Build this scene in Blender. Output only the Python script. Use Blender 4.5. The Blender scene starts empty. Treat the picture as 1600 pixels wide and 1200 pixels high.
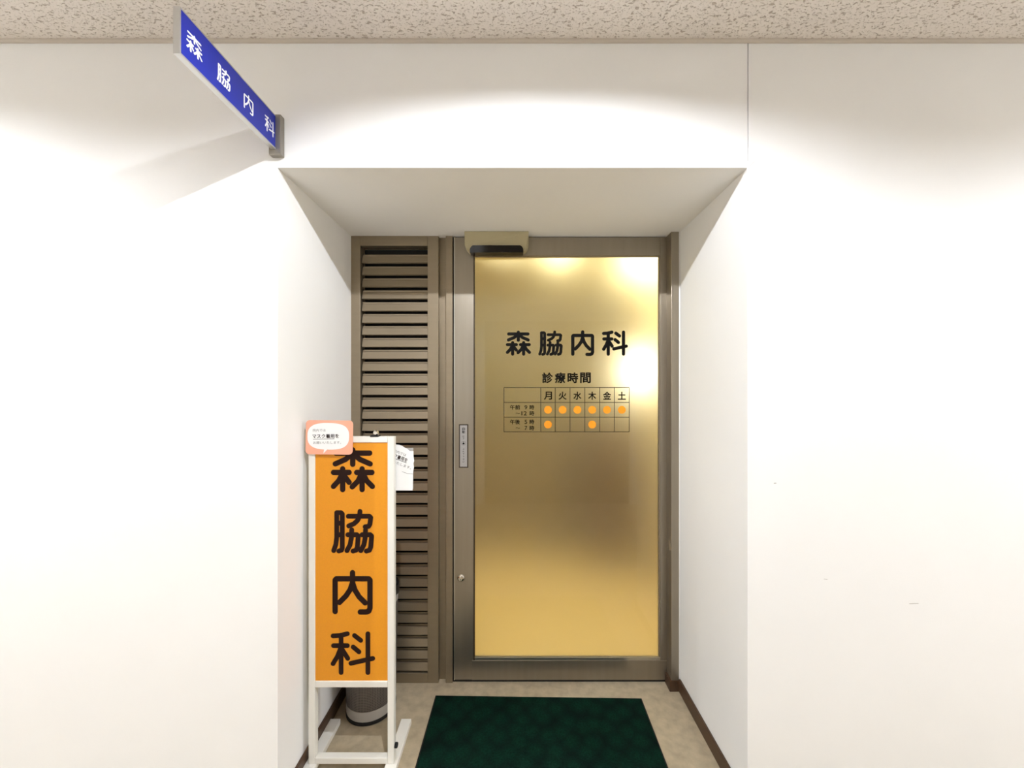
import bpy, bmesh, math, random
from mathutils import Vector, Matrix
random.seed(4)
S = bpy.context.scene
C = S.collection
# ------------------------------------------------------------------ camera, world, exposure
FPX, CXP, CYP, EYE = 600.0, 806.0, 608.0, 1.38        # focal length and vanishing point in 1600x1200 pixels, eye height
cam = bpy.data.cameras.new('camera')
cam.sensor_fit = 'HORIZONTAL'; cam.sensor_width = 36.0
cam.lens = FPX / 1600 * 36.0
cam.shift_x = (800 - CXP) / 1600; cam.shift_y = (CYP - 600) / 1600
cam.clip_start = 0.02
co = bpy.data.objects.new('camera', cam); C.objects.link(co)
co.location = (0, 0, EYE); co.rotation_euler = (math.pi / 2, 0, 0)
S.camera = co
w = bpy.data.worlds.new('world'); S.world = w; w.use_nodes = True
w.node_tree.nodes['Background'].inputs[0].default_value = (1, 1, 1, 1)
w.node_tree.nodes['Background'].inputs[1].default_value = 0.02
S.view_settings.view_transform = 'Standard'; S.view_settings.look = 'None'
S.view_settings.gamma = 1.0; S.view_settings.use_curve_mapping = False
S.view_settings.exposure = 0.0

BULB = 22000.0            # corridor downlight bulb strength
INNER = 78.0             # clinic lamp strength
# distances from the camera, metres
WF, WB = 1.2475, 1.802  # corridor wall face, door plane
REAR = WF - 2.2
CEIL, SOFF = 2.513, 2.0994
XL, XR = -0.7735, 0.7526
DX = lambda px, d=WB: (px - CXP) * d / FPX
DZ = lambda py, d=WB: EYE + (CYP - py) * d / FPX

# ------------------------------------------------------------------ helpers
def srgb(r, g, b):
    f = lambda c: (c / 255) / 12.92 if c / 255 <= 0.04045 else ((c / 255 + 0.055) / 1.055) ** 2.4
    return (f(r), f(g), f(b), 1)
def mat(name, col, rough=0.6, metal=0.0, var=0.06, vscale=6.0, bump=0.0, bscale=300.0, stretch=None, **kw):
    m = bpy.data.materials.new(name); m.use_nodes = True
    nt = m.node_tree; b = nt.nodes['Principled BSDF']
    b.inputs['Roughness'].default_value = rough; b.inputs['Metallic'].default_value = metal
    for k, v in kw.items(): b.inputs[k.replace('_', ' ')].default_value = v
    tc = nt.nodes.new('ShaderNodeTexCoord'); mp = nt.nodes.new('ShaderNodeMapping')
    nt.links.new(tc.outputs['Object'], mp.inputs['Vector'])
    if stretch: mp.inputs['Scale'].default_value = stretch
    n = nt.nodes.new('ShaderNodeTexNoise'); n.inputs['Scale'].default_value = vscale; n.inputs['Detail'].default_value = 5
    nt.links.new(mp.outputs[0], n.inputs['Vector'])
    r = nt.nodes.new('ShaderNodeValToRGB')
    c = Vector(col[:3])
    r.color_ramp.elements[0].position = 0.3; r.color_ramp.elements[1].position = 0.7
    r.color_ramp.elements[0].color = (*[max(0, x * (1 - var)) for x in c], 1)
    r.color_ramp.elements[1].color = (*[min(1, x * (1 + var)) for x in c], 1)
    nt.links.new(n.outputs['Fac'], r.inputs[0]); nt.links.new(r.outputs[0], b.inputs['Base Color'])
    if bump:
        n2 = nt.nodes.new('ShaderNodeTexNoise'); n2.inputs['Scale'].default_value = bscale; n2.inputs['Detail'].default_value = 3
        nt.links.new(mp.outputs[0], n2.inputs['Vector'])
        bp = nt.nodes.new('ShaderNodeBump'); bp.inputs['Strength'].default_value = bump; bp.inputs['Distance'].default_value = 0.002
        nt.links.new(n2.outputs['Fac'], bp.inputs['Height']); nt.links.new(bp.outputs[0], b.inputs['Normal'])
    return m
def emit(name, col, s):
    m = bpy.data.materials.new(name); m.use_nodes = True
    nt = m.node_tree; nt.nodes.remove(nt.nodes['Principled BSDF'])
    e = nt.nodes.new('ShaderNodeEmission'); e.inputs[0].default_value = (*col, 1); e.inputs[1].default_value = s
    nt.links.new(e.outputs[0], nt.nodes['Material Output'].inputs[0]); return m
def tag(o, label=None, cat=None, group=None, kind=None):
    for k, v in (('label', label), ('category', cat), ('group', group), ('kind', kind)):
        if v: o[k] = v
    return o
def empty(name, loc, *a, **k):
    o = bpy.data.objects.new(name, None); C.objects.link(o); o.location = loc; o.empty_display_size = 0.05
    return tag(o, *a, **k)
def base(o):
    p = Vector(o.location)
    while o.parent: o = o.parent
    return Vector(o.location)
def link(name, me, m, parent=None):
    o = bpy.data.objects.new(name, me); C.objects.link(o)
    if m: me.materials.clear(); me.materials.append(m)
    if parent:
        o.parent = parent
        t = parent
        while t.parent: t = t.parent
        if t is parent or parent.type == 'MESH' and not parent.get('_w'):
            o.matrix_parent_inverse = Matrix.Translation(-Vector(t.location)) if t is parent else Matrix()
    return o
def obj(name, bm, m, parent=None, smooth=False):
    bmesh.ops.recalc_face_normals(bm, faces=bm.faces)
    me = bpy.data.meshes.new(name); bm.to_mesh(me); bm.free()
    if smooth:
        for p in me.polygons: p.use_smooth = True
        me.set_sharp_from_angle(angle=math.radians(35))
    return link(name, me, m, parent)
def addbox(bm, x0, x1, y0, y1, z0, z1, bev=0.0):
    r = bmesh.ops.create_cube(bm, size=1)
    for v in r['verts']:
        v.co = Vector(((x0 + x1) / 2 + v.co.x * (x1 - x0), (y0 + y1) / 2 + v.co.y * (y1 - y0), (z0 + z1) / 2 + v.co.z * (z1 - z0)))
    if bev:
        es = list({e for v in r['verts'] for e in v.link_edges})
        bmesh.ops.bevel(bm, geom=es, offset=bev, segments=2, affect='EDGES', profile=0.5)
def box(name, x0, x1, y0, y1, z0, z1, m, parent=None, bev=0.0):
    bm = bmesh.new(); addbox(bm, x0, x1, y0, y1, z0, z1, bev)
    return obj(name, bm, m, parent)
def prism(bm, pts, depth, M):
    vs = [bm.verts.new(M @ Vector((x, y, 0))) for x, y in pts]
    f = bm.faces.new(vs)
    r = bmesh.ops.extrude_face_region(bm, geom=[f])
    d = M.to_3x3() @ Vector((0, 0, depth))
    for v in r['geom']:
        if isinstance(v, bmesh.types.BMVert): v.co += d
def lathe(bm, prof, c, seg=40):
    rings = []
    for r, z in prof:
        rings.append([bm.verts.new((c[0] + r * math.cos(2 * math.pi * k / seg), c[1] + r * math.sin(2 * math.pi * k / seg), c[2] + z)) for k in range(seg)])
    for a, b in zip(rings, rings[1:]):
        for k in range(seg): bm.faces.new((a[k], a[(k + 1) % seg], b[(k + 1) % seg], b[k]))
    return rings
FRONT = lambda x, y, z: Matrix.Translation((x, y, z)) @ Matrix.Rotation(math.pi / 2, 4, 'X')      # print facing the camera
SIDE = lambda x, y, z: Matrix.Translation((x, y, z)) @ Matrix(((0, 0, 1, 0), (1, 0, 0, 0), (0, 1, 0, 0), (0, 0, 0, 1)))   # print facing +X
def text(name, s, wid, hgt, M, m, parent, off=0.0, spread=1.0):
    """flat print: s fitted into wid x hgt, centred on M"""
    cu = bpy.data.curves.new('t', 'FONT'); cu.body = s; cu.space_character = spread; cu.resolution_u = 4
    o = bpy.data.objects.new('t', cu); C.objects.link(o)
    me = bpy.data.meshes.new_from_object(o.evaluated_get(bpy.context.evaluated_depsgraph_get()))
    bpy.data.objects.remove(o); bpy.data.curves.remove(cu)
    xs = [v.co.x for v in me.vertices]; ys = [v.co.y for v in me.vertices]
    sx = wid / (max(xs) - min(xs)); sy = hgt / (max(ys) - min(ys))
    cx, cy = (max(xs) + min(xs)) / 2, (max(ys) + min(ys)) / 2
    for v in me.vertices: v.co = M @ Vector(((v.co.x - cx) * sx, (v.co.y - cy) * sy, 0))
    if off:                                   # bolder print: the same outline stamped around a small circle
        bm = bmesh.new(); q = off * min(hgt, wid)
        for k in range(8):
            bm.from_mesh(me)
            bm.verts.ensure_lookup_table()
            d = M.to_3x3() @ Vector((q * math.cos(k * math.pi / 4), q * math.sin(k * math.pi / 4), k * 8e-6))
            n = len(me.vertices)
            for v in bm.verts[k * n:(k + 1) * n]: v.co += d
        bm.to_mesh(me); bm.free()
    me.name = name
    return link(name, me, m, parent)
GLYPH = {
 '森': [[(12,87),(88,87)], [(50,94),(50,62)], [(46,83),(34,73),(11,63)], [(54,83),(66,73),(89,63)],
       [(7,44),(42,44)], [(27.5,52),(27.5,6)], [(26,40),(19,26),(7,13)], [(30,38),(42,22)],
       [(59,44),(93,44)], [(71,52),(71,6)], [(69,40),(62,25),(49,12)], [(74,40),(81,26),(94,13)]],
 '脇': [[(14,92),(14,36),(12,20),(7,6)], [(14,92),(24,92),(27,89),(27,12),(25,7),(19,5)], [(14,68),(27,68)], [(14,42),(27,42)],
       [(41,84),(90,84),(93,81),(91,66),(88,61),(80,60)], [(68,95),(67,84),(62,74),(54,67),(42,62)],
       [(40,42),(61,42),(64,39),(62,14),(59,7),(52,5)], [(49,53),(48,34),(45,19),(38,6)],
       [(73,42),(92,42),(95,39),(93,14),(90,7),(83,5)], [(81,53),(80,34),(77,19),(70,6)]],
 '内': [[(7,6),(7,78),(10,81),(90,81),(93,78),(93,14),(90,7),(84,5),(69,5)], [(50,95),(50,72),(44,56),(34,42),(18,27)], [(50,72),(56,55),(66,40),(81,26)]],
 '科': [[(6,89),(22,90),(38,94)], [(24,91),(24,6)], [(7,67),(38,67)], [(23,61),(16,43),(6,26)], [(26,59),(39,38)],
       [(54,90),(68,79)], [(51,64),(64,53)], [(84,94),(84,6)], [(46,27),(95,38)]],
}
def glyph(name, ch, wid, hgt, thick, M, m, parent):
    """rounded brush strokes of one character; M is its lower left corner"""
    bm = bmesh.new(); k = 0
    for st in GLYPH[ch]:
        P = [Vector((x * wid / 100, y * hgt / 100)) for x, y in st]; r = thick / 2
        for p in P:
            z = k * 1e-5; k += 1
            bm.faces.new([bm.verts.new(M @ Vector((p.x + r * math.cos(a * math.pi / 9), p.y + r * math.sin(a * math.pi / 9), z))) for a in range(18)])
        for a, b in zip(P, P[1:]):
            z = k * 1e-5; k += 1
            d = (b - a).normalized(); n = Vector((-d.y, d.x)) * r
            bm.faces.new([bm.verts.new(M @ Vector((q.x, q.y, z))) for q in (a + n, a - n, b - n, b + n)])
    return obj(name, bm, m, parent)

# ------------------------------------------------------------------ materials
M_wall = mat('wallpaper', srgb(246, 244, 240), 0.75, var=0.012, vscale=3, bump=0.12, bscale=420)
M_floor = mat('vinyl_floor', srgb(178, 163, 137), 0.42, var=0.16, vscale=26, bump=0.05, bscale=60)
M_base = mat('brown_vinyl_skirting', srgb(74, 52, 34), 0.45, var=0.08)
M_trim = mat('beige_cornice', srgb(206, 196, 182), 0.6, var=0.02)
M_steel = mat('brushed_bronze_steel', srgb(158, 149, 134), 0.36, 0.85, var=0.04, vscale=40, stretch=(1, 1, 0.05))
M_lou = mat('bronze_louver_paint', srgb(148, 134, 112), 0.42, 0.65, var=0.04, vscale=40, stretch=(0.1, 1, 1))
M_groove = mat('dark_bronze', srgb(70, 58, 44), 0.5, 0.4)
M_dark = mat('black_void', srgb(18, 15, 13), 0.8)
M_bead = mat('silver_bead', srgb(190, 186, 172), 0.3, 0.9)
M_chrome = mat('chrome', srgb(215, 208, 196), 0.15, 1.0, var=0.02)
M_ink = mat('black_ink', srgb(10, 9, 8), 0.6, var=0.1, Specular_IOR_Level=0.1)
M_ink2 = mat('brown_black_ink', srgb(40, 24, 20), 0.6, var=0.1, Specular_IOR_Level=0.1)
M_grey = mat('grey_ink', srgb(120, 115, 110), 0.7, var=0.1)
M_line = mat('table_line_ink', srgb(58, 46, 24), 0.6, var=0.1)
M_dot = mat('orange_film', srgb(255, 158, 20), 0.5, var=0.02)
M_white = mat('white_enamel', srgb(236, 232, 222), 0.35, var=0.02)
M_orange = mat('orange_acrylic', srgb(229, 148, 14), 0.55, var=0.03, vscale=200)
M_blue = mat('blue_acrylic', srgb(18, 36, 150), 0.4, var=0.03)
M_letter = mat('white_film', srgb(245, 245, 245), 0.5, var=0.01)
M_alu = mat('aluminium', srgb(196, 194, 190), 0.32, 0.8, var=0.03)
M_bracket = mat('bracket_metal', srgb(150, 144, 134), 0.4, 0.7, var=0.04)
M_paper = mat('white_paper', srgb(246, 245, 242), 0.8, var=0.01)
M_pink = mat('salmon_card', srgb(246, 176, 146), 0.6, var=0.05, vscale=10)
M_sensor = mat('sensor_plastic', srgb(178, 166, 130), 0.4, var=0.02)
M_lens = mat('black_lens', srgb(14, 10, 10), 0.08, var=0.02)
M_bag = mat('black_bag', srgb(16, 16, 17), 0.35, var=0.1, bump=0.5, bscale=40)
M_band = mat('grey_plastic', srgb(176, 170, 162), 0.4, var=0.03)
M_scuff = mat('grey_scuff', srgb(190, 184, 176), 0.8)
M_plate = mat('label_film', srgb(172, 168, 164), 0.5, var=0.02)

def ceiling_mat():
    m = mat('rockwool_ceiling', srgb(240, 232, 223), 0.9, var=0.02, vscale=4)
    nt = m.node_tree; b = nt.nodes['Principled BSDF']
    tc = nt.nodes.new('ShaderNodeTexCoord')
    base_col = b.inputs['Base Color'].links[0].from_socket
    hs = []
    for sc, st, lo, hi in ((150, (0.45, 1, 1), 0.59, 0.66), (300, (0.6, 1, 1), 0.62, 0.70)):
        mp = nt.nodes.new('ShaderNodeMapping'); mp.inputs['Scale'].default_value = st
        mp.inputs['Rotation'].default_value = (0, 0, 0.12)
        nt.links.new(tc.outputs['Object'], mp.inputs[0])
        n = nt.nodes.new('ShaderNodeTexNoise'); n.inputs['Scale'].default_value = sc; n.inputs['Detail'].default_value = 2; n.inputs['Distortion'].default_value = 0.6
        nt.links.new(mp.outputs[0], n.inputs['Vector'])
        r = nt.nodes.new('ShaderNodeMapRange'); r.inputs[1].default_value = lo; r.inputs[2].default_value = hi
        nt.links.new(n.outputs['Fac'], r.inputs[0]); hs.append(r.outputs[0])
    mx = nt.nodes.new('ShaderNodeMath'); mx.operation = 'MAXIMUM'
    nt.links.new(hs[0], mx.inputs[0]); nt.links.new(hs[1], mx.inputs[1])
    mix = nt.nodes.new('ShaderNodeMix'); mix.data_type = 'RGBA'
    nt.links.new(mx.outputs[0], mix.inputs[0]); nt.links.new(base_col, mix.inputs[6]); mix.inputs[7].default_value = srgb(196, 182, 168)  # pits also darkened in the colour, painted shade inside the holes
    nt.links.new(mix.outputs[2], b.inputs['Base Color'])
    inv = nt.nodes.new('ShaderNodeMath'); inv.operation = 'SUBTRACT'; inv.inputs[0].default_value = 1
    nt.links.new(mx.outputs[0], inv.inputs[1])
    bp = nt.nodes.new('ShaderNodeBump'); bp.inputs['Strength'].default_value = 0.8; bp.inputs['Distance'].default_value = 0.003
    nt.links.new(inv.outputs[0], bp.inputs['Height']); nt.links.new(bp.outputs[0], b.inputs['Normal'])
    return m
M_ceil = ceiling_mat()

def mat_mat():
    m = mat('green_loop_pile', srgb(10, 38, 28), 0.95, var=0.35, vscale=160, bump=1.0, bscale=500)
    nt = m.node_tree; b = nt.nodes['Principled BSDF']; b.inputs['Specular IOR Level'].default_value = 0.05
    src = b.inputs['Base Color'].links[0].from_socket
    tc = nt.nodes.new('ShaderNodeTexCoord'); mp = nt.nodes.new('ShaderNodeMapping')
    mp.inputs['Rotation'].default_value = (0, 0, math.pi / 4); nt.links.new(tc.outputs['Object'], mp.inputs[0])
    v = nt.nodes.new('ShaderNodeTexVoronoi'); v.voronoi_dimensions = '2D'; v.inputs['Scale'].default_value = 15; v.inputs['Randomness'].default_value = 0.6
    nt.links.new(mp.outputs[0], v.inputs['Vector'])
    r = nt.nodes.new('ShaderNodeMapRange'); r.inputs[1].default_value = 0.2; r.inputs[2].default_value = 0.9
    nt.links.new(v.outputs['Distance'], r.inputs[0])
    mix = nt.nodes.new('ShaderNodeMix'); mix.data_type = 'RGBA'; mix.inputs[7].default_value = srgb(9, 20, 17)
    nt.links.new(r.outputs[0], mix.inputs[0]); nt.links.new(src, mix.inputs[6]); nt.links.new(mix.outputs[2], b.inputs['Base Color'])
    return m
M_mat = mat_mat()

def perforated():
    m = mat('perforated_steel', srgb(120, 112, 106), 0.45, 0.5, var=0.04)
    nt = m.node_tree; b = nt.nodes['Principled BSDF']; src = b.inputs['Base Color'].links[0].from_socket
    uv = nt.nodes.new('ShaderNodeUVMap'); sp = nt.nodes.new('ShaderNodeSeparateXYZ'); nt.links.new(uv.outputs[0], sp.inputs[0])
    out = []
    for k in (0, 1):
        a = nt.nodes.new('ShaderNodeMath'); a.operation = 'SINE'
        nt.links.new(sp.outputs[k], a.inputs[0]); out.append(a.outputs[0])
    mu = nt.nodes.new('ShaderNodeMath'); mu.operation = 'MINIMUM'
    nt.links.new(out[0], mu.inputs[0]); nt.links.new(out[1], mu.inputs[1])
    r = nt.nodes.new('ShaderNodeMapRange'); r.inputs[1].default_value = -0.15; r.inputs[2].default_value = 0.1
    nt.links.new(mu.outputs[0], r.inputs[0])
    mix = nt.nodes.new('ShaderNodeMix'); mix.data_type = 'RGBA'; mix.inputs[7].default_value = srgb(16, 13, 12)
    nt.links.new(r.outputs[0], mix.inputs[0]); nt.links.new(src, mix.inputs[6]); nt.links.new(mix.outputs[2], b.inputs['Base Color'])
    return m
M_perf = perforated()
def glass(name, rough, col):
    m = bpy.data.materials.new(name); m.use_nodes = True
    b = m.node_tree.nodes['Principled BSDF']; b.inputs['Base Color'].default_value = col
    b.inputs['Transmission Weight'].default_value = 1.0; b.inputs['Roughness'].default_value = rough; b.inputs['IOR'].default_value = 1.45
    return m
M_clear = glass('glass_smooth_face', 0.0, (1, 1, 1, 1))
M_frost = glass('glass_frosted_face', 0.55, srgb(255, 246, 216))

# ------------------------------------------------------------------ setting
ST = dict(kind='structure')
XE = 5.0                                                     # corridor reaches this far to either side
DEEP = WB + 0.10
tag(box('floor', -XE, XE, REAR - 0.8, WB + .05, -0.05, 0, M_floor), 'beige mottled vinyl floor of the corridor and doorway', 'floor', **ST)
tag(box('wall_left', -XE, XL, WF, DEEP, 0, CEIL, M_wall), 'white papered corridor wall left of the doorway', 'wall', **ST)
tag(box('wall_right', XR + 0.003, XE, WF, DEEP, 0, CEIL, M_wall), 'white papered corridor wall right of the doorway', 'wall', **ST)
tag(box('wall_recess_right', XR, XR + 0.003, WF, DEEP, 0, SOFF + 0.022, M_wall), 'white papered return on the right side of the doorway recess', 'wall', **ST)
tag(box('wall_top', XL, XR, WF, DEEP, SOFF, CEIL, M_wall), 'white papered wall above the doorway with its soffit', 'wall', **ST)
tag(box('wall_end_left', -XE - 0.1, -XE, REAR - 0.1, WF, 0, CEIL, M_wall), 'white wall closing the far left end of the corridor', 'wall', **ST)
tag(box('wall_end_right', XE, XE + 0.1, REAR - 0.1, WF, 0, CEIL, M_wall), 'white wall closing the far right end of the corridor', 'wall', **ST)
wr = bpy.data.objects['wall_right']
for x_, z_, w_, h_, a_ in ((1175, 256, .026, .0016, .75), (1211, 755, .008, .003, .1), (1428, 943, .030, .002, .05), (1290, 905, .012, .0012, -.1)):
    bm = bmesh.new(); prism(bm, [(-w_ / 2, -h_ / 2), (w_ / 2, -h_ / 2), (w_ / 2, h_ / 2), (-w_ / 2, h_ / 2)], .0003, FRONT(DX(x_, WF), WF, DZ(z_, WF)) @ Matrix.Rotation(a_, 4, 'Z'))
    obj('scuff_mark', bm, M_scuff, wr)
RX0, RX1, RZ = -0.374, 1.366, 2.2
tag(box('wall_rear_left', -XE, RX0, REAR - 0.1, REAR, 0, CEIL, M_wall), 'white wall on the opposite side of the corridor, left part', 'wall', **ST)
tag(box('wall_rear_right', RX1, XE, REAR - 0.1, REAR, 0, CEIL, M_wall), 'white wall on the opposite side of the corridor, right part', 'wall', **ST)
tag(box('wall_rear_top', RX0, RX1, REAR - 0.1, REAR, RZ, CEIL, M_wall), 'white wall above the opposite doorway', 'wall', **ST)
dd = tag(box('door_2', RX0, RX1, REAR - 0.10, REAR - 0.06, 0, RZ, M_steel), 'grey metal door on the opposite side of the corridor', 'door', **ST)
LIGHTS = [(-4.75, 0.357), (-2.35, 0.357), (0.07, 0.357), (2.85, 0.357), (4.75, 0.357)]
LR = 0.075
def ceiling():
    bm = bmesh.new()
    h = 0.2; y0, y1 = REAR - 0.1, WF
    def quad(a, b, c, d): bm.faces.new([bm.verts.new((x, y, CEIL)) for x, y in ((a, c), (b, c), (b, d), (a, d))])
    ly = LIGHTS[0][1]
    quad(-XE, XE, y0, ly - h); quad(-XE, XE, ly + h, y1)
    xs = [-XE] + [v for x, _ in LIGHTS for v in (x - h, x + h)] + [XE]
    for a, b in zip(xs[0::2], xs[1::2]): quad(a, b, ly - h, ly + h)
    for x, y in LIGHTS:
        n = 40; ci, sq = [], []
        for k in range(n):
            a = 2 * math.pi * k / n + math.pi / 4; c, s = math.cos(a), math.sin(a); q = h / max(abs(c), abs(s))
            ci.append(bm.verts.new((x + LR * c, y + LR * s, CEIL))); sq.append(bm.verts.new((x + q * c, y + q * s, CEIL)))
        for k in range(n): bm.faces.new((ci[k], ci[(k + 1) % n], sq[(k + 1) % n], sq[k]))
    for f in bm.faces:
        f.normal_update()
        if f.normal.z > 0: f.normal_flip()
    me = bpy.data.meshes.new('ceiling'); bm.to_mesh(me); bm.free()
    return link('ceiling', me, M_ceil)
tag(ceiling(), 'beige pitted acoustic board ceiling', 'ceiling', **ST)
tag(box('trim_1', -XE, XE, WF - 0.008, WF, CEIL - 0.011, CEIL, M_trim, bev=0.002), 'thin beige cornice strip between ceiling and wall', 'trim', **ST)
BH, BT = 0.056, 0.010
tag(box('baseboard_left', XL, XL + BT, WF, WB - 0.035, 0, BH, M_base, bev=0.002), 'brown skirting on the left side of the doorway recess', 'baseboard', **ST)
tag(box('baseboard_right', XR - BT, XR, WF, WB - 0.048, 0, BH, M_base, bev=0.002), 'brown skirting on the right side of the doorway recess', 'baseboard', **ST)
tag(box('baseboard_front_left', -XE, XL + BT, WF - BT, WF, 0, BH, M_base, bev=0.002), 'brown skirting along the corridor wall left of the doorway', 'baseboard', **ST)
tag(box('baseboard_front_right', XR - BT, XE, WF - BT, WF, 0, BH, M_base, bev=0.002), 'brown skirting along the corridor wall right of the doorway', 'baseboard', **ST)

# ------------------------------------------------------------------ corridor downlights
M_bulb = emit('bulb_glow', (0.92, 0.97, 1.06), BULB)
M_can = mat('white_reflector', srgb(225, 222, 215), 0.3, var=0.01)
names = ['farthest left', 'second from left', 'right above the clinic doorway', 'second from right', 'farthest right']
for (x, y), nm in zip(LIGHTS, names):
    r = empty('downlight', (x, y, CEIL), 'round recessed corridor downlight in the ceiling, ' + nm, 'downlight', 'corridor downlights')
    bm = bmesh.new(); lathe(bm, [(LR, 0), (LR, 0.07), (LR - 0.02, 0.10), (0.0005, 0.10)], (x, y, CEIL)); obj('reflector', bm, M_can, r, True)
    bm = bmesh.new(); lathe(bm, [(LR - 0.0, 0.0), (LR, -0.003), (LR + 0.012, -0.003), (LR + 0.013, 0.0)], (x, y, CEIL)); obj('trim_ring', bm, M_white, r, True)
    bm = bmesh.new(); bmesh.ops.create_icosphere(bm, subdivisions=2, radius=0.011)
    for v in bm.verts: v.co = Vector((x + v.co.x, y + v.co.y, CEIL + 0.021 + v.co.z))
    obj('bulb', bm, M_bulb, r, True)

# ------------------------------------------------------------------ louver panel
lp = empty('louver_panel', (DX(620), WB, 0), 'tall bronze louvered panel left of the glass door', 'louver')
ZT = SOFF; ZB = 0.0
LY = WB
box('stile', XL, DX(563), LY, LY + 0.05, ZB, ZT, M_lou, lp, 0.0015)
box('stile', DX(668), DX(685), LY, LY + 0.05, ZB, ZT, M_lou, lp, 0.0015)
box('rail', DX(563), DX(668), LY, LY + 0.05, DZ(384), ZT, M_lou, lp, 0.0015)
box('rail', DX(563), DX(668), LY, LY + 0.05, ZB, DZ(1052), M_lou, lp, 0.0015)
box('backing', DX(563), DX(668), LY + 0.055, LY + 0.06, DZ(1052), DZ(384), M_dark, lp)  # black sheet painted as the darkness of the cavity behind the slats
box('mullion_groove', DX(685), DX(696.5), LY + 0.026, LY + 0.05, ZB, ZT, M_lou, lp)
box('mullion', DX(696.5), DX(707), LY, LY + 0.05, ZB, ZT, M_lou, lp, 0.0015)
NS, PIT = 35, (1050 - 392) / 35 * WB / FPX
def slat_mesh():
    p = PIT; t = 0.002
    # profile as depth towards the viewer, height
    outer = [(-0.004, 0.80 * p), (-0.004, 0.675 * p), (-0.012, 0.665 * p), (-0.012, 0.645 * p), (0.001, 0.635 * p), (0.010, 0.05 * p), (0.003, 0.0)]
    inner = [(a - t, b) for a, b in reversed(outer)]
    bm = bmesh.new(); L = DX(668) - DX(565)
    prof = outer + inner
    a = [bm.verts.new((-L / 2, -d, z)) for d, z in prof]; b = [bm.verts.new((L / 2, -d, z)) for d, z in prof]
    n = len(prof)
    for k in range(n): bm.faces.new((a[k], a[(k + 1) % n], b[(k + 1) % n], b[k]))
    for v in (a, b):
        for k in range(len(outer) - 1): bm.faces.new((v[k], v[k + 1], v[n - 2 - k], v[n - 1 - k]))
    bmesh.ops.recalc_face_normals(bm, faces=bm.faces)
    me = bpy.data.meshes.new('slat'); bm.to_mesh(me); bm.free(); me.materials.append(M_lou); return me
sm = slat_mesh()
for i in range(NS):
    o = bpy.data.objects.new('slat', sm); C.objects.link(o); o.parent = lp
    o.location = Vector(((DX(565) + DX(668)) / 2, LY + 0.014, DZ(1050) + i * PIT)) - Vector(lp.location)

# ------------------------------------------------------------------ glass door
DY = WB + 0.006
dr = empty('door_1', (DX(870), DY, 0), 'frosted glass automatic door in a bronze steel frame with black lettering', 'door', kind='structure')
box('stile', DX(709.5), DX(741), DY, DY + 0.035, 0.012, ZT - 0.004, M_steel, dr, 0.0012)
box('stile', DX(1032.5), DX(1043.5), DY, DY + 0.035, 0.012, ZT - 0.004, M_steel, dr, 0.0012)
box('top_rail', DX(741), DX(1032.5), DY, DY + 0.035, DZ(398), ZT - 0.004, M_steel, dr, 0.0012)
box('bottom_rail', DX(737), DX(1043), DY - 0.002, DY + 0.035, 0.012, DZ(1033), M_steel, dr, 0.0012)
box('edge_bead', DX(709), DX(710.6), DY - 0.002, DY + 0.02, 0.012, ZT - 0.004, M_bead, dr)
box('glazing_bead', DX(741), DX(1032.5), DY - 0.001, DY + 0.012, DZ(1033), DZ(1028.5), M_bead, dr, 0.001)
box('glazing_bead', DX(1030.3), DX(1032.5), DY + 0.003, DY + 0.012, DZ(1029), DZ(398), M_lou, dr)
box('glazing_bead', DX(739.6), DX(741.6), DY - 0.001, DY + 0.012, DZ(1033), DZ(398), M_groove, dr)
box('glazing_bead', DX(741.6), DX(1030.3), DY + 0.002, DY + 0.012, DZ(400.3), DZ(398), M_lou, dr)
box('head_gap', DX(707), DX(1046), DY + 0.01, DY + 0.03, ZT - 0.004, ZT, M_dark, dr)
box('floor_track', DX(707), DX(1046), DY + 0.004, DY + 0.04, 0.0, 0.012, M_dark, dr)
box('side_gap', DX(706.5), DX(709.5), DY + 0.012, DY + 0.03, 0.0, ZT, M_dark, dr)
GY = DY + 0.010
pane = box('glass_pane', DX(741), DX(1031.5), GY, GY + 0.006, DZ(1031), DZ(399), M_clear, dr)
pane.data.materials.append(M_frost)
for p in pane.data.polygons:
    if p.normal.y > 0.5: p.material_index = 1
jx = 0.7455
jd = WB - 0.048
box('jamb', DX(1049, jd), jx, jd, DY + 0.05, 0, ZT, M_steel, dr, 0.0015)
box('jamb_channel', DX(1043.5), DX(1049, jd) , DY + 0.02, DY + 0.05, 0, ZT, M_groove, dr)
box('jamb_packer', jx, XR, jd + 0.006, DY + 0.05, 0, ZT, M_wall, dr)
box('jamb_foot', DX(1046, jd), XR - 0.001, jd - 0.004, DY, 0, 0.05, M_base, dr, 0.0015)
box('strike_plate', DX(1049, jd) - 0.002, DX(1049, jd), jd + 0.012, jd + 0.03, DZ(862, jd), DZ(846, jd), M_chrome, dr, 0.0005)
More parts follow.
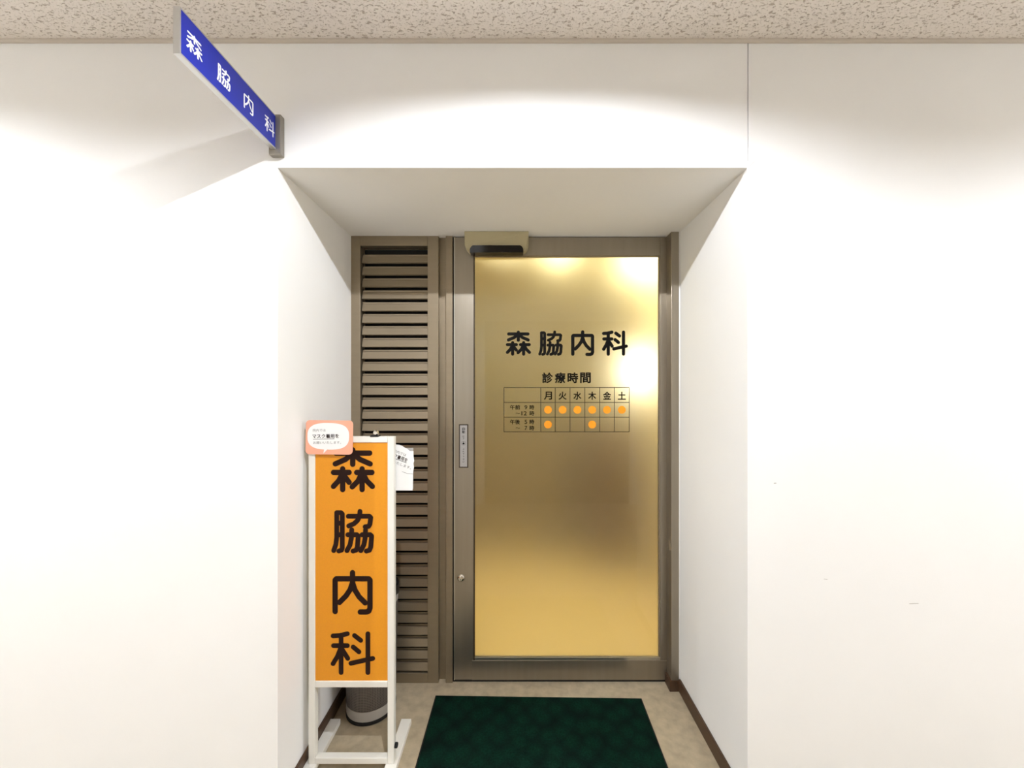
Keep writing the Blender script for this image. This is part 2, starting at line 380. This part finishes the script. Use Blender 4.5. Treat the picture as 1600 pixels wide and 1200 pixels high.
# touch plate
px0, px1, pz0, pz1 = DX(717), DX(731.5), DZ(731), DZ(663)
tp = box('touch_plate', px0, px1, DY - 0.004, DY, pz0, pz1, M_groove, dr, 0.0012)
box('touch_plate_face', px0 + 0.005, px1 - 0.005, DY - 0.0046, DY - 0.0038, pz0 + 0.005, pz1 - 0.005, M_plate, tp)
ty = DY - 0.0052; tx = (px0 + px1) / 2
for ch, py, sz in (('自', 670, .013), ('動', 675, .013), ('ド', 682, .008), ('ア', 685.3, .008), ('ふ', 701.5, .0075), ('れ', 705.5, .0075), ('て', 709.5, .0075), ('下', 713.5, .0075), ('さ', 717.5, .0075), ('い', 721.5, .0075)):
    text('lettering', ch, sz, sz, FRONT(tx, ty, DZ(py)), M_ink, tp, 0.015)
bm = bmesh.new()
R0 = 0.0105
for k in range(32):
    a, b = k * math.pi / 16, (k + 1) * math.pi / 16
    bm.faces.new([bm.verts.new((tx + r * math.cos(t), ty, DZ(692.5) + r * math.sin(t))) for r, t in ((R0, a), (R0, b), (R0 - .0012, b), (R0 - .0012, a))])
obj('icon_ring', bm, M_grey, tp)
bm = bmesh.new()
prism(bm, [(-.004, -.006), (.003, -.006), (.005, 0), (.003, .002), (.001, .001), (.0005, .008), (-.0015, .008), (-.002, 0), (-.005, .001)], .0002, FRONT(tx, ty, DZ(692.5)))
obj('hand_icon', bm, M_ink, tp)
# key cylinder
kx, kz = DX(720), DZ(904)
bm = bmesh.new(); lathe(bm, [(0.0005, 0.008), (0.011, 0.008), (0.016, 0.005), (0.0185, 0.0)], (0, 0, 0), 32)
for v in bm.verts: v.co = Vector((kx + v.co.x, DY - v.co.z, kz + v.co.y))
kc = obj('key_cylinder', bm, M_chrome, dr, True)
bm = bmesh.new(); lathe(bm, [(0.0003, 0.0105), (0.006, 0.0105), (0.007, 0.008)], (0, 0, 0), 24)
for v in bm.verts: v.co = Vector((kx - .001 + v.co.x, DY - v.co.z, kz - .004 + v.co.y))
obj('key_plug', bm, M_bead, kc, True)
box('keyhole', kx - .0017, kx - .0003, DY - .0112, DY - .0104, kz - .008, kz, M_dark, kc)
# lettering on the glass
LYG = GY - 0.0008
for ch, x0, x1, y0, y1 in (('森', 790, 829.8, 516, 555.2), ('脇', 841, 879.5, 516, 555.2), ('内', 893.2, 929.3, 516, 555.2), ('科', 942, 982, 516, 555.2)):
    glyph('lettering', ch, DX(x1) - DX(x0), DZ(y0) - DZ(y1), .0150 if ch == '森' else (.0134 if ch == '脇' else .0158), FRONT(DX(x0), LYG, DZ(y1)), M_ink, pane)
for ch, xc in zip('診療時間', (855.8, 875.8, 895.8, 915.7)):
    text('lettering', ch, .0475, .0475, FRONT(DX(xc), LYG, DZ(590.2)), M_ink, pane, 0.034)
cols = [787.2, 845.3, 868, 891.4, 914.6, 938, 961.3, 984.7]; rows = [605.5, 629, 652.3, 675.3]
bm = bmesh.new()
for i, x in enumerate(cols): addbox(bm, DX(x) - .0016, DX(x) + .0016, LYG - .0002, LYG, DZ(rows[-1]), DZ(rows[0]))
for y in rows: addbox(bm, DX(cols[0]), DX(cols[-1]), LYG - .0004, LYG - .0002, DZ(y) - .0016, DZ(y) + .0016)
obj('timetable_grid', bm, M_line, pane)
for ch, a, b in zip('月火水木金土', cols[1:], cols[2:]):
    text('lettering', ch, .036, .0365, FRONT(DX((a + b) / 2), LYG, DZ(618.3)), M_ink, pane, 0.03)
for s, xc, yc, wd in (('午前', 804.7, 636.6, .046), ('9', 821.8, 636.6, .0125), ('時', 831.3, 636.6, .021), ('～', 809, 646.2, .02), ('12', 819, 646.2, .0245), ('時', 831.3, 646.2, .021),
                      ('午後', 804.7, 659.6, .046), ('5', 821.8, 659.6, .0115), ('時', 831.3, 659.6, .021), ('～', 809, 669.3, .02), ('7', 821.8, 669.3, .0115), ('時', 831.3, 669.3, .021)):
    text('lettering', s, wd, .006 if s == '～' else (.019 if s in ('9', '12', '5', '7') else .0215), FRONT(DX(xc), LYG, DZ(yc)), M_ink, pane, 0.03)
dm = None
for r, ks in ((1, (0, 1, 2, 3, 4, 5)), (2, (0, 3))):
    for k in ks:
        c = ((cols[k + 1] + cols[k + 2]) / 2, (rows[r] + rows[r + 1]) / 2)
        if dm is None:
            bm = bmesh.new(); prism(bm, [(.0185 * math.cos(a * math.pi / 16), .0185 * math.sin(a * math.pi / 16)) for a in range(32)], .0003, FRONT(0, 0, 0))
            dm = bpy.data.meshes.new('orange_dot'); bm.to_mesh(dm); bm.free(); dm.materials.append(M_dot)
        o = bpy.data.objects.new('orange_dot', dm); C.objects.link(o); o.parent = pane
        o.location = Vector((DX(c[0]), LYG, DZ(c[1]))) 

# ------------------------------------------------------------------ door sensor
sd = 1.748
sx0, sx1 = DX(725.5, sd), DX(826, sd); sz1 = SOFF
ds = empty('door_sensor', ((sx0 + sx1) / 2, WB, SOFF), 'tan plastic door sensor with a black lens strip above the door', 'sensor')
W_ = sx1 - sx0; H_ = 0.088; rr = 0.028
pts = [(0, H_), (0, 0.032)] + [(rr - rr * math.cos(a * math.pi / 12) + 0.004 * a / 6, 0.032 - 0.032 * math.sin(a * math.pi / 12)) for a in range(1, 7)]
pts = pts + [(W_ - x, z) for x, z in reversed(pts)]
bm = bmesh.new()
prism(bm, pts, WB + 0.006 - sd, Matrix.Translation((sx0, sd, SOFF - H_)) @ Matrix(((1, 0, 0, 0), (0, 0, 1, 0), (0, 1, 0, 0), (0, 0, 0, 1))))
for v in bm.verts:                                     # front leans back towards the bottom
    if v.co.y < sd + 0.01: v.co.y += 0.018 * max(0, (SOFF - 0.05 - v.co.z) / 0.038)
es = [e for e in bm.edges if all(v.co.y < sd + 0.03 for v in e.verts)]
bmesh.ops.bevel(bm, geom=es, offset=0.003, segments=2, affect='EDGES')
obj('body', bm, M_sensor, ds)
bm = bmesh.new(); lx0, lx1 = sx0 + 0.030, sx1 - 0.030; q = 0.016
prism(bm, [(lx0 - .006, -.004), (lx0 - .006, .010), (lx0, .020), (lx0 + .008, .026), (lx1 - .008, .026), (lx1, .020), (lx1 + .006, .010), (lx1 + .006, -.004)], 0.05, FRONT(0, sd + 0.05, SOFF - H_ - .002))
for v in bm.verts:
    if v.co.y < sd + 0.012: v.co.y += 0.010 * max(0, (SOFF - 0.05 - v.co.z) / 0.038) - 0.002
obj('lens', bm, M_lens, ds)

# ------------------------------------------------------------------ projecting blue sign
bx = -0.7678; ys0, ys1 = 0.876, 1.2335; zz0, zz1 = 2.146, 2.254; th = 0.0135
bs = empty('projecting_sign', (bx, WF, 2.2), 'blue projecting wall sign with white lettering in a thin aluminium frame', 'sign')
bp_ = box('panel', bx - th, bx, ys0 + .004, ys1 - .003, zz0 + .004, zz1 - .003, M_blue, bs)
box('frame_strip', bx - th - .001, bx + .001, ys0, ys0 + .004, zz0, zz1, M_alu, bs, .0006)
box('frame_strip', bx - th - .001, bx + .001, ys1 - .003, ys1, zz0, zz1, M_alu, bs, .0006)
box('frame_strip', bx - th - .001, bx + .001, ys0 + .004, ys1 - .003, zz1 - .003, zz1, M_alu, bs, .0006)
box('frame_strip', bx - th - .001, bx + .001, ys0 + .004, ys1 - .003, zz0, zz0 + .0045, M_alu, bs, .0006)
box('bracket', bx - .022, bx + .017, 1.226, WF - .0005, 2.130, 2.258, M_bracket, bs, .002)
for ch, y in zip('森脇内科', (0.9165, 1.008, 1.1025, 1.1965)):
    wl = .047 if ch != '内' else .041
    glyph('lettering', ch, wl, .049, .0046, SIDE(bx + .0006, y - wl / 2, 2.1745), M_letter, bp_)

# ------------------------------------------------------------------ standing sign
SD = 1.39
sX0, sX1 = DX(481.8, SD), DX(615.5, SD)
sZ1 = DZ(682.5, SD); pw = 0.0235; pt = 0.024
ss = empty('standing_sign', ((sX0 + sX1) / 2, SD, 0), 'white framed standing sign with orange panel and dark lettering by the doorway', 'sign')
fz = 0.022
for xc in (-0.743, -0.451):
    bm = bmesh.new(); addbox(bm, xc - .021, xc + .021, 1.20, 1.583, 0, fz, .002)
    obj('foot', bm, M_white, ss)
box('post', sX0, sX0 + pw, SD, SD + pt, fz, sZ1, M_white, ss, .002)
box('post', sX1 - pw, sX1, SD, SD + pt, fz, sZ1, M_white, ss, .002)
mz1, mz0 = DZ(1064.7, SD), DZ(1074.4, SD)
box('rail', sX0 + pw, sX1 - pw, SD, SD + pt, sZ1 - .021, sZ1, M_white, ss, .002)
box('rail', sX0 + pw, sX1 - pw, SD, SD + pt, mz0, mz1, M_white, ss, .002)
box('rail', sX0 + pw, sX1 - pw, SD, SD + pt, fz, fz + .022, M_white, ss, .002)
pn = box('panel', sX0 + pw, sX1 - pw, SD + .004, SD + pt - .003, mz1, sZ1 - .021, M_orange, ss)
for ch, x0, x1, y0, y1 in (('森', 515.5, 585.5, 699, 769.5), ('脇', 516, 583.5, 796, 865), ('内', 518.5, 582, 892, 960.5), ('科', 515.5, 585.5, 987, 1056)):
    glyph('lettering', ch, DX(x1, SD) - DX(x0, SD), DZ(y0, SD) - DZ(y1, SD), {'森': .0195, '脇': .0178, '内': .0195, '科': .0172}[ch], FRONT(DX(x0, SD), SD + .0034, DZ(y1, SD)), M_ink2, pn)
bm = bmesh.new(); lathe(bm, [(.0005, .010), (.007, .010), (.009, .008), (.009, 0), (.005, -.001)], (0, 0, 0), 20)
for v in bm.verts: v.co = Vector((sX1 + v.co.z, SD + .012 + v.co.x, DZ(1169, SD) + v.co.y))
obj('fixing_knob', bm, M_dark, ss, True)

# clip on top of the sign
cl = empty('bulldog_clip', (DX(587, SD), SD, sZ1), 'small metal clip with a round knob gripping the top of the orange sign', 'clip')
cx = DX(585, SD)
box('jaw', cx - .016, cx + .014, SD - .002, SD + pt + .002, sZ1, sZ1 + .004, M_dark, cl, .001)
bm = bmesh.new(); lathe(bm, [(.0003, .010), (.006, .010), (.009, .006), (.010, 0), (.0003, -.001)], (0, 0, 0), 24)
for v in bm.verts: v.co = Vector((cx + .002 + v.co.x, SD + .012 - v.co.z, sZ1 + .0135 + v.co.y))
obj('knob', bm, M_chrome, cl, True)
bm = bmesh.new()
prism(bm, [(cx - .005, 0), (cx + .010, 0), (cx + .008, .018), (cx - .002, .018)], .004, FRONT(0, SD + .018, sZ1 + .003))
obj('lever', bm, M_bracket, cl)

# ------------------------------------------------------------------ notice card
def rrect(w, h, r, n=6):
    P = []
    for cx_, cy_, a0 in ((w / 2 - r, h / 2 - r, 0), (-w / 2 + r, h / 2 - r, 90), (-w / 2 + r, -h / 2 + r, 180), (w / 2 - r, -h / 2 + r, 270)):
        for k in range(n + 1):
            a = math.radians(a0 + 90 * k / n); P.append((cx_ + r * math.cos(a), cy_ + r * math.sin(a)))
    return P
CD = SD - 0.006
def bubble(s=1.0):
    P = []
    N = 48
    for k in range(N):
        a = 2 * math.pi * k / N - math.pi / 2 + 0.01
        c, s_ = math.cos(a), math.sin(a)
        x = math.copysign(abs(c) ** 0.72, c) * .075; y = math.copysign(abs(s_) ** 0.72, s_) * .048
        P.append((x * s, y * s))
    # tail below, left of centre
    out = []
    done = False
    for x, y in P[::-1]:
        if y < -.04 and x < -.002 and not done:
            out += [(-.003, -.0475), (-.017, -.062), (-.0145, -.0475)]; done = True
        if y < -.04 and -.0145 < x < -.002: continue
        out.append((x, y))
    return out
nc = empty('notice_card', (DX(514, CD), CD, DZ(711, CD)), 'salmon pink notice card with a white speech bubble on the orange sign', 'card')
MC = FRONT(DX(514.3, CD), CD + .004, DZ(683.5, CD)) @ Matrix.Rotation(math.radians(-0.8), 4, 'Z')
bm = bmesh.new(); prism(bm, rrect(.169, .123, .014), .004, MC); cd_ = obj('card', bm, M_pink, nc)
MB = MC @ Matrix.Translation((-.003, .004, .0041)); bm = bmesh.new(); prism(bm, bubble(), .0004, MB); sb_ = obj('speech_bubble', bm, M_paper, nc)
MT = MC @ Matrix.Translation((0, 0, .0049)) @ Matrix.Rotation(math.radians(1.5), 4, 'Z')
text('lettering', '院内では', .046, .0095, MT @ Matrix.Translation((-.035, .0265, 0)), M_grey, sb_, 0.0)
text('lettering', 'マスク着用を', .095, .0150, MT @ Matrix.Translation((-.012, .005, 0)), M_ink2, sb_, 0.02)
text('lettering', 'お願いいたします。', .100, .0098, MT @ Matrix.Translation((-.007, -.0185, 0)), M_grey, sb_, 0.0)
bm = bmesh.new(); prism(bm, [(-.058, -.0062), (.019, -.0062), (.019, -.0048), (-.058, -.0048)], .0001, MT); obj('underline', bm, M_ink2, sb_)

# ------------------------------------------------------------------ paper behind the sign
PD = SD + pt + 0.004
pp = empty('paper_notice', (DX(632, PD), PD, DZ(767, PD)), 'white torn-edged paper notice tucked behind the orange sign', 'paper')
out = [(590, 692), (618, 694.5), (624, 695), (629, 697), (631.5, 699), (636, 701), (640.5, 705), (646, 705), (646, 713), (647.2, 720), (646, 724), (646.8, 730), (645.4, 738), (645, 742), (644.6, 766.3), (590, 766.3)]
bm = bmesh.new(); prism(bm, [(DX(x, PD), DZ(y, PD)) for x, y in reversed(out)], .0008, FRONT(0, PD + .0008, 0)); sh_ = obj('sheet', bm, M_paper, pp)
box('backing_sheet', DX(600, PD), DX(645.6, PD), PD + .0012, PD + .0018, DZ(764, PD), DZ(700, PD), M_plate, pp)
MP = FRONT(DX(632, PD), PD - .0003, DZ(715, PD)) @ Matrix.Rotation(math.radians(-21), 4, 'Z')
text('lettering', '院内では', .050, .011, MP @ Matrix.Translation((-.022, .0105, 0)), M_grey, sh_, 0.0)
text('lettering', 'ク着用を', .052, .0150, MP @ Matrix.Translation((-.012, -.006, 0)), M_ink2, sh_, 0.02)
text('lettering', 'いたします。', .070, .0100, MP @ Matrix.Translation((.002, -.028, 0)), M_grey, sh_, 0.0)
bm = bmesh.new(); prism(bm, [(-.04, -.0165), (.014, -.0165), (.014, -.0150), (-.04, -.0150)], .0001, MP); obj('underline', bm, M_ink2, sh_)
bm = bmesh.new(); prism(bm, [(DX(x, PD), DZ(y, PD)) for x, y in ((628, 736.5), (636, 739.5), (645, 740.5), (645, 741), (636, 740), (628, 737))], .0001, FRONT(0, PD - .0002, 0)); obj('crease', bm, M_grey, sh_)

# ------------------------------------------------------------------ waste bin
bc = (-0.628, 1.672, 0.0)
wb = empty('waste_bin', bc, 'grey perforated waste bin with a black liner behind the standing sign', 'bin')
R1, R2, HB = 0.101, 0.112, 0.52
rad = lambda z: R1 + (R2 - R1) * z / HB
bm = bmesh.new(); lathe(bm, [(R1 - .004, 0), (R1 + .002, .001), (R1 + .002, .014), (R1, .016)], bc); obj('base_ring', bm, M_dark, wb, True)
bm = bmesh.new(); lathe(bm, [(rad(.015), .015), (rad(.056), .056)], bc); obj('lower_band', bm, M_band, wb, True)
bm = bmesh.new(); rings = lathe(bm, [(rad(z) - .0008, z) for z in (.056, .15, .25, .35, .46)], bc, 48)
uv = bm.loops.layers.uv.new('UVMap')
for f in bm.faces:
    for l in f.loops:
        a = math.atan2(l.vert.co.y - bc[1], l.vert.co.x - bc[0])
        if a < 0.0 and f.calc_center_median().y > bc[1] and f.calc_center_median().x < bc[0]: a += 2 * math.pi
        l[uv].uv = (a * 100.0, l.vert.co.z * 950.0)
obj('drum', bm, M_perf, wb, True)
bm = bmesh.new(); lathe(bm, [(rad(.46), .46), (rad(.50), .50), (rad(.52) + .001, .52), (rad(.52) - .004, .522), (rad(.4) - .006, .40)], bc); obj('upper_band', bm, M_band, wb, True)
bm = bmesh.new()
seg = 48; prev = None
for t in range(5):
    ring = []
    for k in range(seg):
        a = 2 * math.pi * k / seg; wv = .5 + .5 * math.sin(a * 7) * math.sin(a * 3 + 1)
        r, z = [(rad(.52) + .0025, .52 - .022 - .016 * wv), (rad(.52) + .004, .512), (rad(.52) + .002, .527), (rad(.52) - .008, .524), (rad(.4) - .012, .36)][t]
        ring.append(bm.verts.new((bc[0] + r * math.cos(a), bc[1] + r * math.sin(a), z)))
    if prev:
        for k in range(seg): bm.faces.new((prev[k], prev[(k + 1) % seg], ring[(k + 1) % seg], ring[k]))
    prev = ring
bm.faces.new(prev)
obj('liner', bm, M_bag, wb, True)

# ------------------------------------------------------------------ door mat
def flo(px, py, z=0.006): d = (EYE - z) * FPX / (py - CYP); return Vector((DX(px, d), d))
a, b = flo(680.5, 1085.5), flo(1002.5, 1090)
ux = (b - a).normalized(); uy = Vector((-ux.y, ux.x)); Wm = (b - a).length; Lm = 0.62
fm = empty('door_mat', (*(a + ux * Wm / 2 - uy * Lm / 2), 0), 'dark green patterned pile door mat in front of the glass door', 'mat')
fm.rotation_euler.z = math.atan2(ux.y, ux.x)
def local(name, bm, m, parent):
    bmesh.ops.recalc_face_normals(bm, faces=bm.faces)
    me = bpy.data.meshes.new(name); bm.to_mesh(me); bm.free(); me.materials.append(m)
    o = bpy.data.objects.new(name, me); C.objects.link(o); o.parent = parent; return o
bm = bmesh.new(); addbox(bm, -Wm / 2, Wm / 2, -Lm / 2, Lm / 2, 0, .003, .001); local('rubber_edge', bm, M_dark, fm)
bm = bmesh.new(); addbox(bm, -Wm / 2 + .006, Wm / 2 - .006, -Lm / 2 + .006, Lm / 2 - .006, .003, .008, .002); local('pile', bm, M_mat, fm)

# ------------------------------------------------------------------ the clinic behind the frosted glass
M_cream = mat('cream_wallpaper', srgb(240, 226, 190), 0.8, var=0.03)
M_tan = mat('tan_panelling', srgb(156, 145, 116), 0.7, var=0.05)
M_wood = mat('brown_wood', srgb(108, 82, 54), 0.5, var=0.15, vscale=14, stretch=(1, 1, 0.1))
M_ctr = mat('tan_laminate', srgb(140, 124, 96), 0.5, var=0.06)
M_inner = emit('warm_lamp_glow', (1.0, 0.93, 0.58), INNER)
M_inner2 = emit('bright_warm_lamp_glow', (1.0, 0.94, 0.56), INNER * 0.38)
M_shade = emit('lamp_shade_glow', (1.0, 0.92, 0.66), INNER * 0.10)
M_infloor = mat('cream_vinyl', srgb(250, 226, 174), 0.5, var=0.05, vscale=20)
IX0, IX1, IY, IZ = -1.3, 1.0, 3.75, 2.3
tag(box('wall_inner_right', IX1, IX1 + .05, DEEP, IY, 0, IZ, M_cream), 'cream wall on the right inside the clinic behind the glass', 'wall', **ST)
tag(box('floor_inner', -XE, XE, WB + .05, 4.4, -0.05, 0, M_infloor), 'cream floor inside the clinic behind the glass', 'floor', **ST)
tag(box('wall_inner_left', IX0 - .05, IX0, DEEP, IY, 0, IZ, M_tan), 'tan wall on the left inside the clinic behind the glass', 'wall', **ST)
tag(box('wall_inner_back', IX0, IX1, IY, IY + .05, 0, IZ, M_tan), 'tan wall at the back inside the clinic behind the glass', 'wall', **ST)
tag(box('ceiling_inner', IX0 - .05, IX1 + .05, WB + .045, IY + .05, IZ, IZ + .05, M_cream), 'cream ceiling inside the clinic behind the glass', 'ceiling', **ST)
tag(box('wall_inner_front', IX0, XL, DEEP, DEEP + .02, 0, IZ, M_cream), 'cream wall inside the clinic beside the louvers', 'wall', **ST)
tag(box('wall_inner_front_panel', XL, DX(707), WB + .062, WB + .09, 0, IZ, M_cream), 'cream wall inside the clinic behind the louvers', 'wall', **ST)
tag(box('wall_inner_front_top', XL, XR, DEEP, DEEP + .02, SOFF, IZ, M_cream), 'cream wall inside the clinic above the glass door', 'wall', **ST)
def lamp(x, y, r, label, m=M_inner):
    t = empty('ceiling_lamp', (x, y, IZ), label, 'lamp', 'clinic ceiling lamps')
    bm = bmesh.new(); lathe(bm, [(.0005, 0), (r + .02, 0), (r + .02, -.03), (r, -.034)], (x, y, IZ)); obj('housing', bm, M_white, t, True)
    bm = bmesh.new(); lathe(bm, [(r, -.034), (r * .9, -.055), (r * .5, -.068), (.0005, -.072)], (x, y, IZ)); obj('diffuser', bm, m, t, True)
lamp(0.27, 2.36, .08, 'small round ceiling lamp in the middle of the clinic behind the glass', M_inner2)
lamp(0.85, 2.55, .13, 'round warm ceiling lamp by the right wall inside the clinic', M_inner2)
lamp(-0.05, 2.04, .12, 'added round warm lamp, unseen above the glass door, to brighten the clinic floor')  # lamp added out of view above the top rail to brighten the floor
ct = empty('reception_counter', (0.3, 3.4, 0), 'brown reception counter seen blurred through the frosted glass', 'counter')
box('body', -0.9, 0.93, 3.38, 3.70, 0.08, 1.10, M_ctr, ct)
box('plinth', -0.88, 0.91, 3.41, 3.70, 0, 0.08, M_dark, ct)
box('worktop', -0.93, 0.95, 3.34, 3.72, 1.10, 1.14, M_ctr, ct, .004)
cb = empty('cabinet', (0.78, 3.1, 0), 'dark brown cabinet by the right wall, seen blurred through the frosted glass', 'cabinet')
box('body', 0.58, 0.97, 3.0, 3.30, 0.12, 1.10, M_wood, cb, .004)
box('door', 0.585, 0.772, 2.985, 3.0, 0.13, 1.09, M_wood, cb, .003)
box('door', 0.778, 0.965, 2.985, 3.0, 0.13, 1.09, M_wood, cb, .003)
for xl in (0.60, 0.93): box('leg', xl, xl + .03, 3.01, 3.28, 0, 0.12, M_wood, cb)
tl = empty('wall_lamp', (IX1, 2.9, 1.5), 'bright wall lamp with a drum shade inside the clinic behind the glass', 'lamp')
box('back_plate', IX1 - .012, IX1, 2.85, 2.95, 1.45, 1.55, M_chrome, tl, .003)
box('arm', IX1 - .09, IX1 - .012, 2.89, 2.91, 1.46, 1.48, M_chrome, tl, .003)
bm = bmesh.new(); lathe(bm, [(.0005, 1.38), (.085, 1.38), (.075, 1.66), (.0005, 1.66)], (IX1 - .10, 2.9, 0)); obj('shade', bm, M_shade, tl, True)
